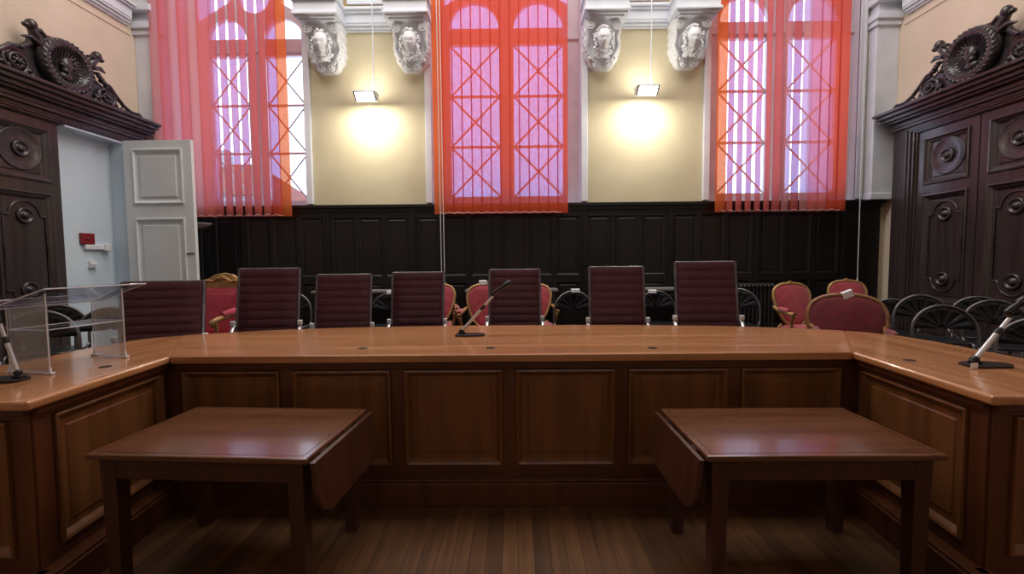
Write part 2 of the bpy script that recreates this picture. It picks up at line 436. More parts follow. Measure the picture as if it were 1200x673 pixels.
# ------------------------------------------------------------------ great doors on the side walls
YC = 5.69; LW = .86; CZ = 3.66
def ring_profile(s): return [(s*1.0,0),(s*1.0,.012),(s*.93,.022),(s*.86,.012),(s*.86,.006),(s*.50,.004),(s*.46,.02),(s*.40,.034),(s*.33,.028),(s*.28,.012),(s*.18,.012),(s*.15,.03),(s*.08,.042),(0,.044)]
def boss(b, u, v, w, big):
    T = Matrix.Translation((u, w, v)) @ Matrix.Rotation(-PI/2, 4, 'X')
    if big: b.lathe([(.245,0),(.245,.010),(.235,.018),(.225,.012),(.13,.006),(.10,.006)], 36, T)
    T2 = Matrix.Translation((u, w+.004, v)) @ Matrix.Rotation(-PI/2, 4, 'X')
    b.lathe([(.098,0),(.095,.02),(.083,.032),(.068,.026),(.060,.010),(.044,.010),(.040,.028),(.024,.040),(0,.042)], 24, T2)
def leaf_geometry(u0, u1, zt):
    """door leaf slab with sunk panels, face toward +w at w .05"""
    pu0, pu1 = u0+.11, u1-.11
    P = [(pu0, pu1, 2.55, zt-.10), (pu0, pu1, .93, 2.42), (pu0, pu1, .40, .82)]
    b = MB(); b.plate(rect(u0, u1, DZ+.01, zt), [rect(*p) for p in P], 0, .05)
    for p in P: b.panel(*p, [(0,.05),(.0,.066),(.02,.07),(.04,.05),(.06,.04),(.075,.02),(.09,.016),(.10,.026)])
    return b, P
def spiral(b, u, v, w, r, turns, a0, d, rt, n=40):
    pts = []
    for i in range(n+1):
        t = i/n; a = a0+d*turns*2*PI*t; rr = r*(1-.85*t)
        pts.append((u+rr*math.cos(a), w+.03*t, v+rr*math.sin(a)))
    b.tube(pts, [rt*(1-.4*i/n) for i in range(n+1)], 6)
def great_door(s, idx):
    root = struct_root('door_%d' % idx, (s*SX, YC, DZ))
    mp = lambda u, w, v: (s*(SX-w)-s*SX, u, v-DZ)      # (along Y from the door centre, out of the wall, height)
    def fin(b, name, m, bevel=0): b.map(mp); return b.build(name, m, root, bevel=bevel)
    # casing, three stepped bands
    b = MB()
    for (o, i, w) in ((1.26, LW, .10), (1.20, LW+.02, .125), (1.10, LW+.06, .145), (1.00, LW+.1, .16)):
        top = {1.26:3.52, 1.20:3.48, 1.10:3.43, 1.00:3.38}[o]; it = 3.30 + (i-LW)*.6
        b.plate([(-o,DZ),(-i,DZ),(-i,it),(i,it),(i,DZ),(o,DZ),(o,top),(-o,top)], [], 0, w)
    for u in (-1.15, 1.15):
        b.box(u-.09, u+.09, 0, .19, DZ, .55)
    fin(b, 'casing', 'dark', .005)
    b = MB()
    for (z0, z1, w, o) in ((3.40,3.44,.19,1.22),(3.44,3.50,.20,1.23),(3.50,3.53,.27,1.25),(3.53,3.58,.31,1.27),(3.58,3.63,.36,1.29),(3.63,3.67,.40,1.31)):
        b.box(-o, o, 0, w, z0, z1)
    fin(b, 'cornice', 'dark_h', .008)
    # leaves
    def leaf(u0, u1):
        g, P = leaf_geometry(u0, u1, 3.295)
        g.map(lambda u, w, v: (u, w+.03, v)); lf = fin(g, 'door_leaf', 'dark', .003)
        uc = (u0+u1)/2
        for k, (z, big) in enumerate(((2.90, True), (2.13, False), (1.26, False))):
            r = MB(); boss(r, uc, z, .052, big)
            if not big:
                sg = 1 if k == 1 else -1
                pts = [(uc+.17*math.cos(a), .06, z+sg*.17*math.sin(a)) for a in [PI*i/16 for i in range(17)]]
                pts = [(uc+.235, .06, z)] + pts + [(uc-.235, .06, z)]
                r.tube(pts, .012, 6)
                for q in (-1, 1): r.tube([(uc+q*.235,.06,z),(uc+q*.235,.06,z-sg*.5)], .010, 6)
            r.map(mp); r.build('rosette', 'carve', lf)
        return lf
    leaf(-LW, -.006)
    if s > 0: leaf(.006, LW)
    # carved pediment
    b = MB()
    half = [(0,3.67),(1.22,3.67),(1.24,3.72),(1.20,3.79),(1.08,3.79),(.98,3.75),(.86,3.80),(.74,3.90),(.62,4.02),(.50,4.09),(.42,4.16),(.36,4.3),(.25,4.42),(0,4.46)]
    pts = half + [(-u, v) for (u, v) in reversed(half[1:-1])]
    b.plate(pts, [], .04, .12)
    for q in (-1, 1):
        spiral(b, q*.60, 3.88, .14, .17, 2.2, PI/2, -q, .028)
        spiral(b, q*1.16, 3.74, .16, .065, 1.6, PI/2, -q, .02)
        spiral(b, q*.92, 3.755, .14, .075, 1.5, PI/2, q, .016)
        b.tube([(q*1.18,.15,3.80),(q*1.02,.15,3.80),(q*.9,.15,3.85),(q*.78,.15,3.95),(q*.66,.15,4.07),(q*.52,.15,4.10)], [.02,.022,.026,.03,.032,.03], 7)
        for k in range(9):   # acanthus leaves and berries
            t = k/8; u = q*(.46+.6*t); v = 3.74+.11*(1-t)+.03*math.sin(k*2.1)
            b.ball((u, .14, v), (.045, .03, .028), 8, Matrix.Identity(4))
        for k in range(7):
            a = k/7*2*PI; b.ball((q*.60+.055*math.cos(a), .17, 3.88+.055*math.sin(a)), .022, 6)
        b.ball((q*.60, .18, 3.88), .03, 8)
        for k in range(5): b.ball((q*(.40+.03*k), .15, 3.72+.05*(k % 3)), (.04,.035,.03), 8)
    pm = lambda u, w, v: (u*.93+.07, w, 3.67+(v-3.67)*.87)
    b.map(pm); fin(b, 'carved_scrollwork', 'carve')
    # wreath medallion with relief head
    mc = 4.08
    b = MB(); T = Matrix.Translation((0, .13, mc)) @ Matrix.Rotation(-PI/2, 4, 'X')
    b.lathe([(.36,0),(.37,.05),(.35,.09),(.30,.11),(.25,.09),(.235,.05),(.20,.025),(.10,.015),(0,.012)], 36, T)
    for k in range(30):
        a = 2*PI*k/30
        for rr, tw in ((.335,.5),(.275,-.5)):
            R = Matrix.Translation((rr*math.cos(a), .215, mc+rr*math.sin(a))) @ Matrix.Rotation(-(a+PI/2+tw), 4, 'Y')
            b.ball((0,0,0), (.045,.028,.018), 6, R)
    for k in range(28):
        a = 2*PI*k/28; b.tube([(.12*math.cos(a),.15,mc+.12*math.sin(a)),(.225*math.cos(a),.17,mc+.225*math.sin(a))], [.006,.012], 5)
    b.map(pm); fin(b, 'wreath', 'carve')
    b = MB()
    b.ball((0,.17,mc+.02), (.085,.06,.115), 14); b.ball((-.07,.185,mc+.0), (.03,.03,.022), 8); b.ball((-.03,.19,mc-.07), (.05,.04,.04), 8)
    b.ball((0,.16,mc-.14), (.10,.045,.06), 10); b.ball((.0,.16,mc-.1), (.05,.05,.07), 8)
    for k in range(14): b.ball((.05+.05*math.cos(k*1.3), .19, mc+.06+.06*math.sin(k*1.9)), .026, 6)
    b.map(pm); fin(b, 'portrait_head', 'carve')
    # two carved finials bending outwards beside the wreath
    for q in (-1, 1):
        b = MB()
        b.tube([(q*.30,.15,4.22),(q*.37,.17,4.30),(q*.42,.18,4.37),(q*.46,.18,4.40)], [.05,.06,.05,.035], 8)
        b.ball((q*.44,.19,4.43), (.065,.06,.075), 10); b.ball((q*.50,.19,4.40), (.05,.04,.035), 8)
        b.tube([(q*.36,.2,4.22),(q*.47,.2,4.26),(q*.56,.19,4.23)], [.03,.035,.012], 7)
        b.tube([(q*.28,.2,4.36),(q*.36,.21,4.40),(q*.42,.2,4.36)], [.02,.03,.015], 7)
        for k in range(4): b.ball((q*(.46+.03*k),.17,4.18-.03*k), (.045,.035,.03), 7)
        b.map(pm); fin(b, 'finial', 'carve')
    return root
dl = great_door(-1, 1); dr = great_door(1, 2)
# the left far leaf stands open: white painted back toward the room
g = MB(); W = .98
P = [(.13, W-.13, 2.40, 3.17), (.13, W-.13, .85, 2.20), (.13, W-.13, .38, .75)]
g.plate(rect(0, W, DZ+.01, 3.29), [rect(*p) for p in P], 0, .055)
for p in P: g.panel(*p, [(0,.055),(.0,.07),(.02,.073),(.035,.055),(.06,.045),(.10,.045),(.105,.060),(.13,.060)])
g.panel(0, W, DZ+.01, 3.29, [(0,0),(.01,.0)], True)
hinge = Vector((-5.53, 6.48, 0)); ang = math.radians(-1)
def leafmap(u, w, v):
    return (hinge.x+u*math.cos(ang)+SX, hinge.y+u*math.sin(ang)-w-YC, v-DZ)
g.map(leafmap); wl = g.build('open_door_leaf', 'white_door', dl, bevel=.003)
tag(wl, 'open leaf painted white on its inner side')
b = MB(); b.box(.0, W, .0, .003, .0, .001)
b = MB(); b.box(W-.13, W-.02, .056, .066, 1.69, 1.703); b.map(leafmap); b.build('latch', 'hardware', wl)
b = MB()
for z in (.6, 1.8, 3.0): b.tube([(-.012,.02,z-.08),(-.012,.02,z+.08)], .014, 8)
b.map(leafmap); b.build('hinge', 'white_door', wl)
# vestibule behind the opening
b = MB(); b.box(-SX-.30, -SX-.12, LY0-.05, LY0, 0, 3.4); b.box(-SX-.30, -SX-.12, LY1, LY1+.05, 0, 3.4); b.box(-SX-.30, -SX-.12, LY0, LY1, LZ1, LZ1+.05); b.box(-SX-.3, -SX-.12, LY0, LY1, 0, DZ)
b.box(-SX-.13, -SX+.02, LY0+.0, LY0+.03, DZ, LZ1); b.box(-SX-.13, -SX+.005, LY1-.012, LY1+.012, DZ, LZ1); b.box(-SX+.001, -SX+.17, LY1-.004, LY1-.02, DZ, LZ1); b.box(-SX-.13, -SX+.15, LY0, LY1, LZ1-.02, LZ1)
struct('trim_11', b, 'blue_door')
d3 = struct_root('door_3', (-SX-.055, (LY0+LY1)/2, DZ))
b = MB(); b.box(-SX-.115, -SX-.055, LY0, LY1, DZ, LZ1); b.build('door_leaf', 'blue_door', d3, world=True)
b = MB(); b.box(-SX-.065, -SX-.035, LY0, LY0+.07, DZ, LZ1); b.box(-SX-.065, -SX-.035, LY0, LY1, LZ1-.06, LZ1)
b.build('door_frame', 'blue_door', d3, world=True, bevel=.004)
XI = -SX-.055
p = at(113, 290, X=XI)
b = MB(); b.box(XI, XI+.05, p.y-.20, p.y+.17, p.z-.035, p.z+.035); b.box(XI+.04, XI+.08, p.y+.06, p.y+.15, p.z-.05, p.z+.05)
b.build('push_bar', 'white_plastic', d3, world=True, bevel=.01)
q = at(107, 310, X=XI)
b = MB(); b.box(XI, XI+.04, q.y-.05, q.y+.05, q.z-.05, q.z+.05); b.tube([(XI+.04,q.y,q.z),(XI+.08,q.y,q.z),(XI+.08,q.y-.09,q.z)], .012, 8)
b.build('lock', 'white_plastic', d3, world=True, bevel=.006)
p = at(100, 280, X=XI)
t = thing('alarm_box', 'small dark red box mounted on the pale blue inner door', 'alarm box', (XI, p.y, p.z))
b = MB(); b.box(0, .05, -.09, .09, -.075, .075); b.build('housing', 'redbox', t, bevel=.008)
b = MB(); b.lathe([(.02,0),(.02,.012),(0,.014)], 14, Matrix.Translation((.05,-.02,0)) @ Matrix.Rotation(PI/2,4,'Y')); b.build('button', 'redbox', t)

# ------------------------------------------------------------------ carved corbels
CH = .66
def corbel_mesh():
    """console bracket with scalloped shield edges; local: u across, w out, v up from its foot"""
    b = MB(); H = CH; NU, NV = 30, 64
    def hw(t): return (.10+.175*min(1, t/.34)**.55) * (1+.035*math.sin(t*34))
    def base(t): return .10+.20*t**1.3
    rows = []
    for j in range(NV+1):
        t = j/NV; w = hw(t); row = [(-w, 0, t*H)]
        for i in range(NU+1):
            x = -w+2*w*i/NU; e = min(1, (1-abs(x)/w)*5)**.5 if abs(x) < w else 0
            row.append((x, base(t)*(.74+.26*e)+.02*math.exp(-((abs(x)-.17)/.03)**2), t*H))
        row.append((w, 0, t*H)); rows.append(row)
    b.grid(rows)
    for r in (rows[0], rows[-1]): b.add(r, [tuple(range(len(r)))])
    return b
def corbel(loc, label):
    t = thing('corbel', label, 'corbel', loc, 0, None)
    fl = lambda b: b.map(lambda u, w, v: (u, -w, v))
    fl(corbel_mesh()).build('bracket', 'corbel', t)
    rnd = random.Random(3)
    b = MB()    # head: skull, brow, nose, cheeks, lips, chin
    hz = .355; y0 = .25
    rows = []
    for j in range(25):
        ph = PI*j/24; row = []
        for k in range(32):
            th = 2*PI*k/32; x = .098*math.sin(ph)*math.cos(th); yy = .13*math.sin(ph)*math.sin(th); z = .145*math.cos(ph)
            x *= 1-.25*max(0, -z/.145)
            if yy > 0:
                g = lambda cx, cz, sx, sz: math.exp(-((x-cx)/sx)**2-((z-cz)/sz)**2)
                yy += 1.15*(.022*g(0,-.005,.013,.034)+.018*g(0,-.03,.022,.012)-.024*(g(-.036,.018,.022,.014)+g(.036,.018,.022,.014))+.014*(g(-.036,.016,.012,.008)+g(.036,.016,.012,.008))+.014*(g(-.036,.042,.03,.009)+g(.036,.042,.03,.009))+.012*g(0,-.056,.026,.007)-.010*g(0,-.064,.024,.005)+.012*g(0,-.073,.02,.008)+.014*g(0,-.105,.03,.02))
            Y_, Z_ = yy*1.0, z*1.08; ct, st = math.cos(.32), math.sin(.32)
            row.append((x*1.08, y0+.05+Y_*ct+Z_*st, hz+.0-Y_*st+Z_*ct))
        rows.append(row)
    b.grid(rows, True, True); fl(b).build('head', 'corbel', t)
    b = MB()
    for q in (-1, 1):
        spiral(b, q*.205, CH-.10, .30, .07, 2, PI/2, q, .02, 30)
        spiral(b, q*.07, .055, .14, .058, 1.8, PI/2, -q, .018, 26)
        b.tube([(q*.235,.27,CH-.17),(q*.225,.24,.40),(q*.245,.2,.30),(q*.19,.18,.19),(q*.13,.16,.1)], [.02,.028,.022,.026,.016], 7)
        for k in range(4): b.ball((q*(.25-.02*k), .16, .32-.06*k), (.035,.04,.028), 7)
    fl(b).build('scroll', 'corbel', t)
    b = MB()    # clustered hair and beard curls
    for k in range(75):
        a = PI*(-.02+1.04*rnd.random()); r = .085+.05*rnd.random()
        b.ball((r*math.cos(a), y0+.16-.12*abs(math.cos(a))-.03*rnd.random(), hz+.03+(r+.0)*math.sin(a)), .016+.011*rnd.random(), 6)
    for k in range(80):
        u = -.125+.25*rnd.random(); v = .09+.15*rnd.random()
        if abs(u) < .05 and v > .215: continue
        b.ball((u, y0+.09-.75*abs(u)-.35*(.24-v), v+.45*abs(u)), .017+.013*rnd.random(), 6)
    for q in (-1, 1):
        for k in range(12): b.ball((q*(.112+.03*rnd.random()), y0+.06+.04*rnd.random(), hz+.06-.018*k), .021, 6)
    fl(b).build('curls', 'corbel', t)
    return t
def capital(xc, w, n):
    b = MB()
    for (z0, z1, e, d) in ((5.10,5.13,-.04,.38),(5.13,5.16,.0,.42),(5.16,5.20,.035,.46),(5.20,5.36,.015,.44),(5.36,5.40,.05,.49),(5.40,5.46,.0,.44),(5.46,ZC,-.03,.42)):
        b.box(xc-w/2-e, xc+w/2+e, BY-d, BY, z0, z1)
    for k, ins in enumerate((.06,.10,.14)): b.plate(rect(xc-w/2+ins, xc+w/2-ins, 5.50+ins-.06, 6.3-ins), [rect(xc-w/2+ins+.02, xc+w/2-ins-.02, 5.52+ins-.06, 6.28-ins)], BY-.42-.015, BY-.41)
    struct('trim_%d' % n, b, 'trim', .006)
for k, (px, lab) in enumerate(((380, 'carved stone corbel with curly bearded head, beside the left window, first of four'), (482, 'carved stone corbel with bearded head just left of the middle window blind'), (706, 'carved stone corbel with bearded head just right of the middle window blind'), (809, 'carved stone corbel with bearded head beside the right window, last of four'))):
    p = at(px, 60, Y=7.0); corbel((p.x, BY+.004, 4.46), lab); capital(p.x-.03 if k < 2 else p.x+.03, .60, 12+k)

# ------------------------------------------------------------------ vertical blinds
def blind(name_label, x0, x1, zb, ztop, spec, cords, mats):
    """spec(i, n) -> (angle in degrees, material key); slats along X at Y 6.98"""
    Y = 6.97
    t = thing('vertical_blind', name_label, 'blind', ((x0+x1)/2, Y, zb), 0, None)
    xc = (x0+x1)/2
    b = MB(); b.box(x0-xc-.02, x1-xc+.02, -.03, .04, ztop-zb, ztop-zb+.06); b.build('headrail', 'white_plastic', t, bevel=.004)
    n = spec['n']; sw = spec.get('sw', .165); pitch = (x1-x0-sw*.9)/(n-1)
    for i in range(n):
        a, mk = spec['f'](i); a = math.radians(a)
        x = x0-xc+sw*.45+pitch*i; b = MB(); rows = []
        H = ztop-zb
        for j in range(9):
            v = H*j/8; row = []
            for k in range(7):
                s = (k/6-.5)*sw; cv = -.012*(1-(2*k/6-1)**2)
                row.append((x+s*math.cos(a)-cv*math.sin(a), s*math.sin(a)+cv*math.cos(a), v))
            rows.append(row)
        b.grid(rows); sl = b.build('slat', mk, t)
        w = MB(); w.tube([(x-sw*.46*math.cos(a), -sw*.46*math.sin(a), .02), (x, .0, .016), (x+sw*.46*math.cos(a), sw*.46*math.sin(a), .02)], .007, 6, flat=.4)
        w.build('bottom_weight', 'blind_o', sl)
    b = MB(); pts = []
    for i in range(n-1):
        xa = x0-xc+sw*.45+pitch*i
        for k in range(6): pts.append((xa+pitch*k/6, -.025, .03-.022*math.sin(PI*k/6)))
    b.tube(pts, .0035, 5); b.build('bottom_chain', 'cord', t)
    for (x, z0) in cords:
        b = MB(); b.tube([(x-xc, -.03, z0-zb), (x-xc-.01, -.03, ztop-zb)], .006, 6); b.ball((x-xc, -.03, z0-zb), (.012,.012,.03), 8); b.build('pull_cord', 'cord', t)
    return t
X = lambda px, py: at(px, py, Y=6.97).x
Zb = lambda px, py: at(px, py, Y=6.97).z
def fl_(i):
    if i < 6: return ((26, 'blind_p') if i % 2 else (6, 'blind_w'))
    if i < 12: return (-23, 'blind_p')
    return (-4, 'blind' if i < 13 else 'blind_o')
blind('red vertical blind half open over the left window', X(186,240), X(342,254), Zb(290,254), 6.2, {'n': 14, 'f': fl_}, [], None)
def fm_(i): return (3, 'blind_o' if i == 0 else 'blind')
blind('closed red vertical blind over the middle window', X(510,250), X(665,250), Zb(590,250.5), 6.2, {'n': 14, 'f': fm_}, [(X(517.5,300), 1.25), (X(521,300), 1.1)], None)
def fr_(i):
    if i == 0: return (5, 'blind_o')
    if i < 6: return (34, 'blind_p')
    if i < 10: return (20, 'blind_w' if i % 2 else 'blind_p')
    return (3, 'blind_p' if i < 12 else 'blind')
blind('red vertical blind slightly open over the right window', X(838,248), X(990,247), Zb(910,248), 6.2, {'n': 14, 'f': fr_}, [(X(1004,300), 1.22)], None)

# ------------------------------------------------------------------ pendant lamps
def pendant(px, py, rodpx, label):
    p = at(px, py, Y=6.86)
    t = thing('pendant_lamp', label, 'lamp', (p.x, 6.86, p.z), 0, None)
    rx = at(rodpx, py-20, Y=6.86).x-p.x
    b = MB(); b.tube([(rx,0,.03),(rx,0,ZC-p.z-.02)], .009, 8); b.lathe([(.05,ZC-p.z-.05),(.06,ZC-p.z-.01),(0,ZC-p.z-.005)], 14, Matrix.Translation((rx,0,0))); b.build('rod', 'trim', t)
    R = Matrix.Rotation(math.radians(-28), 4, 'X')
    b = MB(); b.plate(rect(-.16,.16,-.085,.085), [rect(-.135,.135,-.065,.065)], 0, .03, Matrix.Translation((0,-.06,-.01)) @ Matrix.Rotation(math.radians(50),4,'X'))
    b.box(-.16,.16,-.02,.11,.055,.075); b.box(-.16,-.15,-.06,.10,-.03,.075); b.box(.15,.16,-.06,.10,-.03,.075); b.box(-.15,.15,.09,.10,-.03,.075)
    b.tube([(rx,0,.03),(rx,.02,.07)], .015, 8); b.build('housing', 'chrome', t, bevel=.004)
    b = MB(); b.add([(-.135,-.105,.038),(.135,-.105,.038),(.135,.0,-.055),(-.135,.0,-.055)], [(0,1,2,3)]); b.add([(-.10,0,.078),(.10,0,.078),(.10,.08,.078),(-.10,.08,.078)], [(0,1,2,3)])
    b.build('lamp_face', 'lampface', t)
    for k, (zo, yo, rot, pw) in enumerate(((-.065, -.03, math.radians(22), 26), (.10, .02, math.radians(165), 5))):
        ld = bpy.data.lights.new('lamp_light', 'AREA'); ld.energy = pw; ld.color = (1,.95,.82); ld.shape = 'RECTANGLE'; ld.size = .24; ld.size_y = .08
        lo = bpy.data.objects.new('lamp_light', ld); col.objects.link(lo); lo.parent = t; lo.location = (0,yo,zo); lo.rotation_euler = (rot,0,0)
    return t
pendant(429, 114, 438, 'small pendant floodlight with chrome housing lighting the left wall bay')
pendant(758, 107, 763, 'small pendant floodlight with chrome housing lighting the right wall bay')
# ------------------------------------------------------------------ judges' bench
BX = -.05; TZ = .965
bench = thing('judges_bench', 'long U shaped polished wooden bench with panelled front and wide glossy top', 'bench', (BX, 2.8, 0))
def wb(b, name, m, bevel=0): return b.build(name, m, bench, world=True, bevel=bevel, segs=3)
outer = [(2.97,1.89),(2.98,2.54),(2.97,3.15),(2.92,3.42),(2.82,3.56)]
rear = [(2.70,3.655),(2.36,3.815),(1.97,3.94),(1.6,4.01),(1.2,4.06),(.6,4.095),(0,4.105)]
def prism(b, pts, z0, z1): b.plate(pts, [], z0, z1); return b
for s in (-1, 1):
    b = MB(); pts = [(BX+s*2.05,1.89),(BX+s*2.14,2.80),(BX+s*2.70,3.655)]+[(BX+s*x,y) for (x,y) in reversed(outer)]
    b.plate(pts, [], .92, TZ); b.map(lambda u, w, v: (u, v, w)); wb(b, 'desktop', 'top_y', .014)
b = MB(); pts = [(BX+2.14,2.80)]+[(BX+x,y) for (x,y) in rear]+[(BX-x,y) for (x,y) in reversed(rear[:-1])]+[(BX-2.14,2.80)]
b.plate(pts, [], .92, TZ); b.map(lambda u, w, v: (u, v, w)); wb(b, 'desktop', 'top_x', .014)
def face(p0, p1, flip=False):
    """(u along p0->p1, w out of the face, v up)"""
    p0 = Vector((p0[0],p0[1],0)); d = Vector((p1[0],p1[1],0))-p0; L = d.length; d.normalize(); n = Vector((d.y,-d.x,0))
    if flip: n = -n
    return L, (lambda u, w, v: tuple(p0+d*u+n*w+Vector((0,0,v))))
def panelling(p0, p1, cuts, flip=False, zt=.885, zb=.20):
    L, mp = face(p0, p1, flip)
    hs = []
    b = MB(); b.box(0, L, -.06, -.02, 0, .93)
    for (a, c) in cuts: hs.append((a, c, zb+.03, zt-.03))
    b.plate(rect(0, L, .0, .93), [rect(*h) for h in hs], -.02, .012)
    b.box(-.005, L+.005, -.0, .040, .885, .925); b.box(-.003, L+.003, 0, .024, .865, .885)
    b.map(mp); wb(b, 'frame', 'rail', .004)
    b = MB(); b.box(-.05, L+.05, 0, .10, 0, .15); b.box(-.05, L+.05, 0, .085, .15, .165); b.map(mp); wb(b, 'plinth', 'rail', .006)
    for h in hs:
        b = MB(); b.panel(*h, [(0,.011),(0,.026),(.010,.030),(.022,.022),(.034,.006),(.04,-.002),(.075,-.002),(.082,.004)]); b.map(mp); wb(b, 'panel', 'panel')
IN = .075
fl0, fl1 = (BX-2.14-IN*.2, 2.80+IN), (BX+2.14+IN*.2, 2.80+IN)
Lf = fl1[0]-fl0[0]; w6 = Lf/6
panelling(fl0, fl1, [(k*w6+.045, (k+1)*w6-.045) for k in range(6)])
for s in (-1, 1):
    a = (BX+s*(2.05+IN), 1.89+IN); c = (BX+s*(2.14+IN), 2.80+IN+.02)
    L = (Vector(c)-Vector(a)).length
    panelling(a, c, [(.09, L-.10)], flip=(s > 0))
    e = (BX+s*(2.97-.1), 1.89+IN)
    panelling(a, e, [(.09, abs(e[0]-a[0])-.06)], flip=(s < 0))
    b = MB(); x = BX+s*2.84; b.box(min(x, x+s*.04), max(x, x+s*.04), 1.99, 2.75, 0, .92); wb(b, 'outer_side', 'rail', .004)
for s in (-1, 1):
    x = BX+s*2.19; b = MB(); b.box(x-.05, x+.05, 2.855, 2.955, 0, .925); wb(b, 'corner_post', 'rail', .004)
for (px, py) in ((123,430),(425,408.5),(575,408),(765,408),(1066,422.6)):
    p = at(px, py, Z=TZ); b = MB(); b.lathe([(.030,TZ-.0005),(.030,TZ+.002),(.026,TZ+.0022),(.0,TZ+.0008)], 20, Matrix.Translation((p.x,p.y,0))); wb(b, 'cable_hole', 'hole')

# ------------------------------------------------------------------ two drop leaf tables before the bench
def side_table(loc, rz, side, label, D):
    t = thing('drop_leaf_table', label, 'table', loc, rz, None)
    W = 1.05; H = .687
    b = MB(); b.box(-W/2, W/2, 0, D, H-.028, H); b.build('tabletop', 'tbl_top', t, bevel=.006)
    b = MB(); e = .018; 
    b.box(-W/2+.03, W/2-.03, .028, .033, H, H+.0006); b.box(-W/2+.03, W/2-.03, D-.033, D-.028, H, H+.0006)
    for x in (-W/2+.028, W/2-.033): b.box(x, x+.005, .03, D-.03, H, H+.0006)
    b.build('inlay_line', 'edge', t)
    b = MB(); i = .045
    b.box(-W/2+i, W/2-i, .035, .06, H-.13, H-.028); b.box(-W/2+i, W/2-i, D-.06, D-.035, H-.13, H-.028)
    b.box(-W/2+i, -W/2+i+.025, .05, D-.05, H-.13, H-.028); b.box(W/2-i-.025, W/2-i, .05, D-.05, H-.13, H-.028)
    b.build('apron', 'tbl', t, bevel=.003)
    for x in (-W/2+.075, W/2-.075):
        for y in (.07, D-.07):
            l = MB(); l.grid([[(x+dx*s, y+dy*s, z) for (dx, dy) in ((-1,-1),(1,-1),(1,1),(-1,1))] for (s, z) in ((.030,0),(.036,.45),(.040,H-.03))], False, True)
            l.add([(x+dx*.03, y+dy*.03, 0) for (dx, dy) in ((-1,-1),(1,-1),(1,1),(-1,1))], [(0,1,2,3)])
            l.build('leg', 'tbl', t, bevel=.004)
    b = MB(); R = .12; dp = .26
    o = [(0,0),(D,0)] + [(D-R+R*math.cos(a), -dp+R+R*math.sin(a)) for a in [-PI/2*k/8 for k in range(9)]] + [(R-R*math.sin(a), -dp+R-R*math.cos(a)) for a in [PI/2*k/8 for k in range(9)]]
    b.plate(o, [], 0, .022)
    th = math.radians(7)
    b.map(lambda u, w, v: (side*(W/2+.012+w-v*math.sin(th)), u, H-.018+v*math.cos(th)))
    lf = b.build('drop_leaf', 'tbl', t, bevel=.005)
    b = MB()
    for y in (.14, D-.14):
        b.tube([(side*(W/2+.004), y-.03, H-.022), (side*(W/2+.004), y+.03, H-.022)], .006, 6)
    b.build('hinge', 'hardware', lf)
    return t
side_table((-1.452, 1.965, 0), math.radians(-3.5), 1, 'dark wooden drop leaf table standing before the left part of the bench', .68)
side_table((1.357, 1.945, 0), 0, -1, 'dark wooden drop leaf table standing before the right part of the bench', .645)

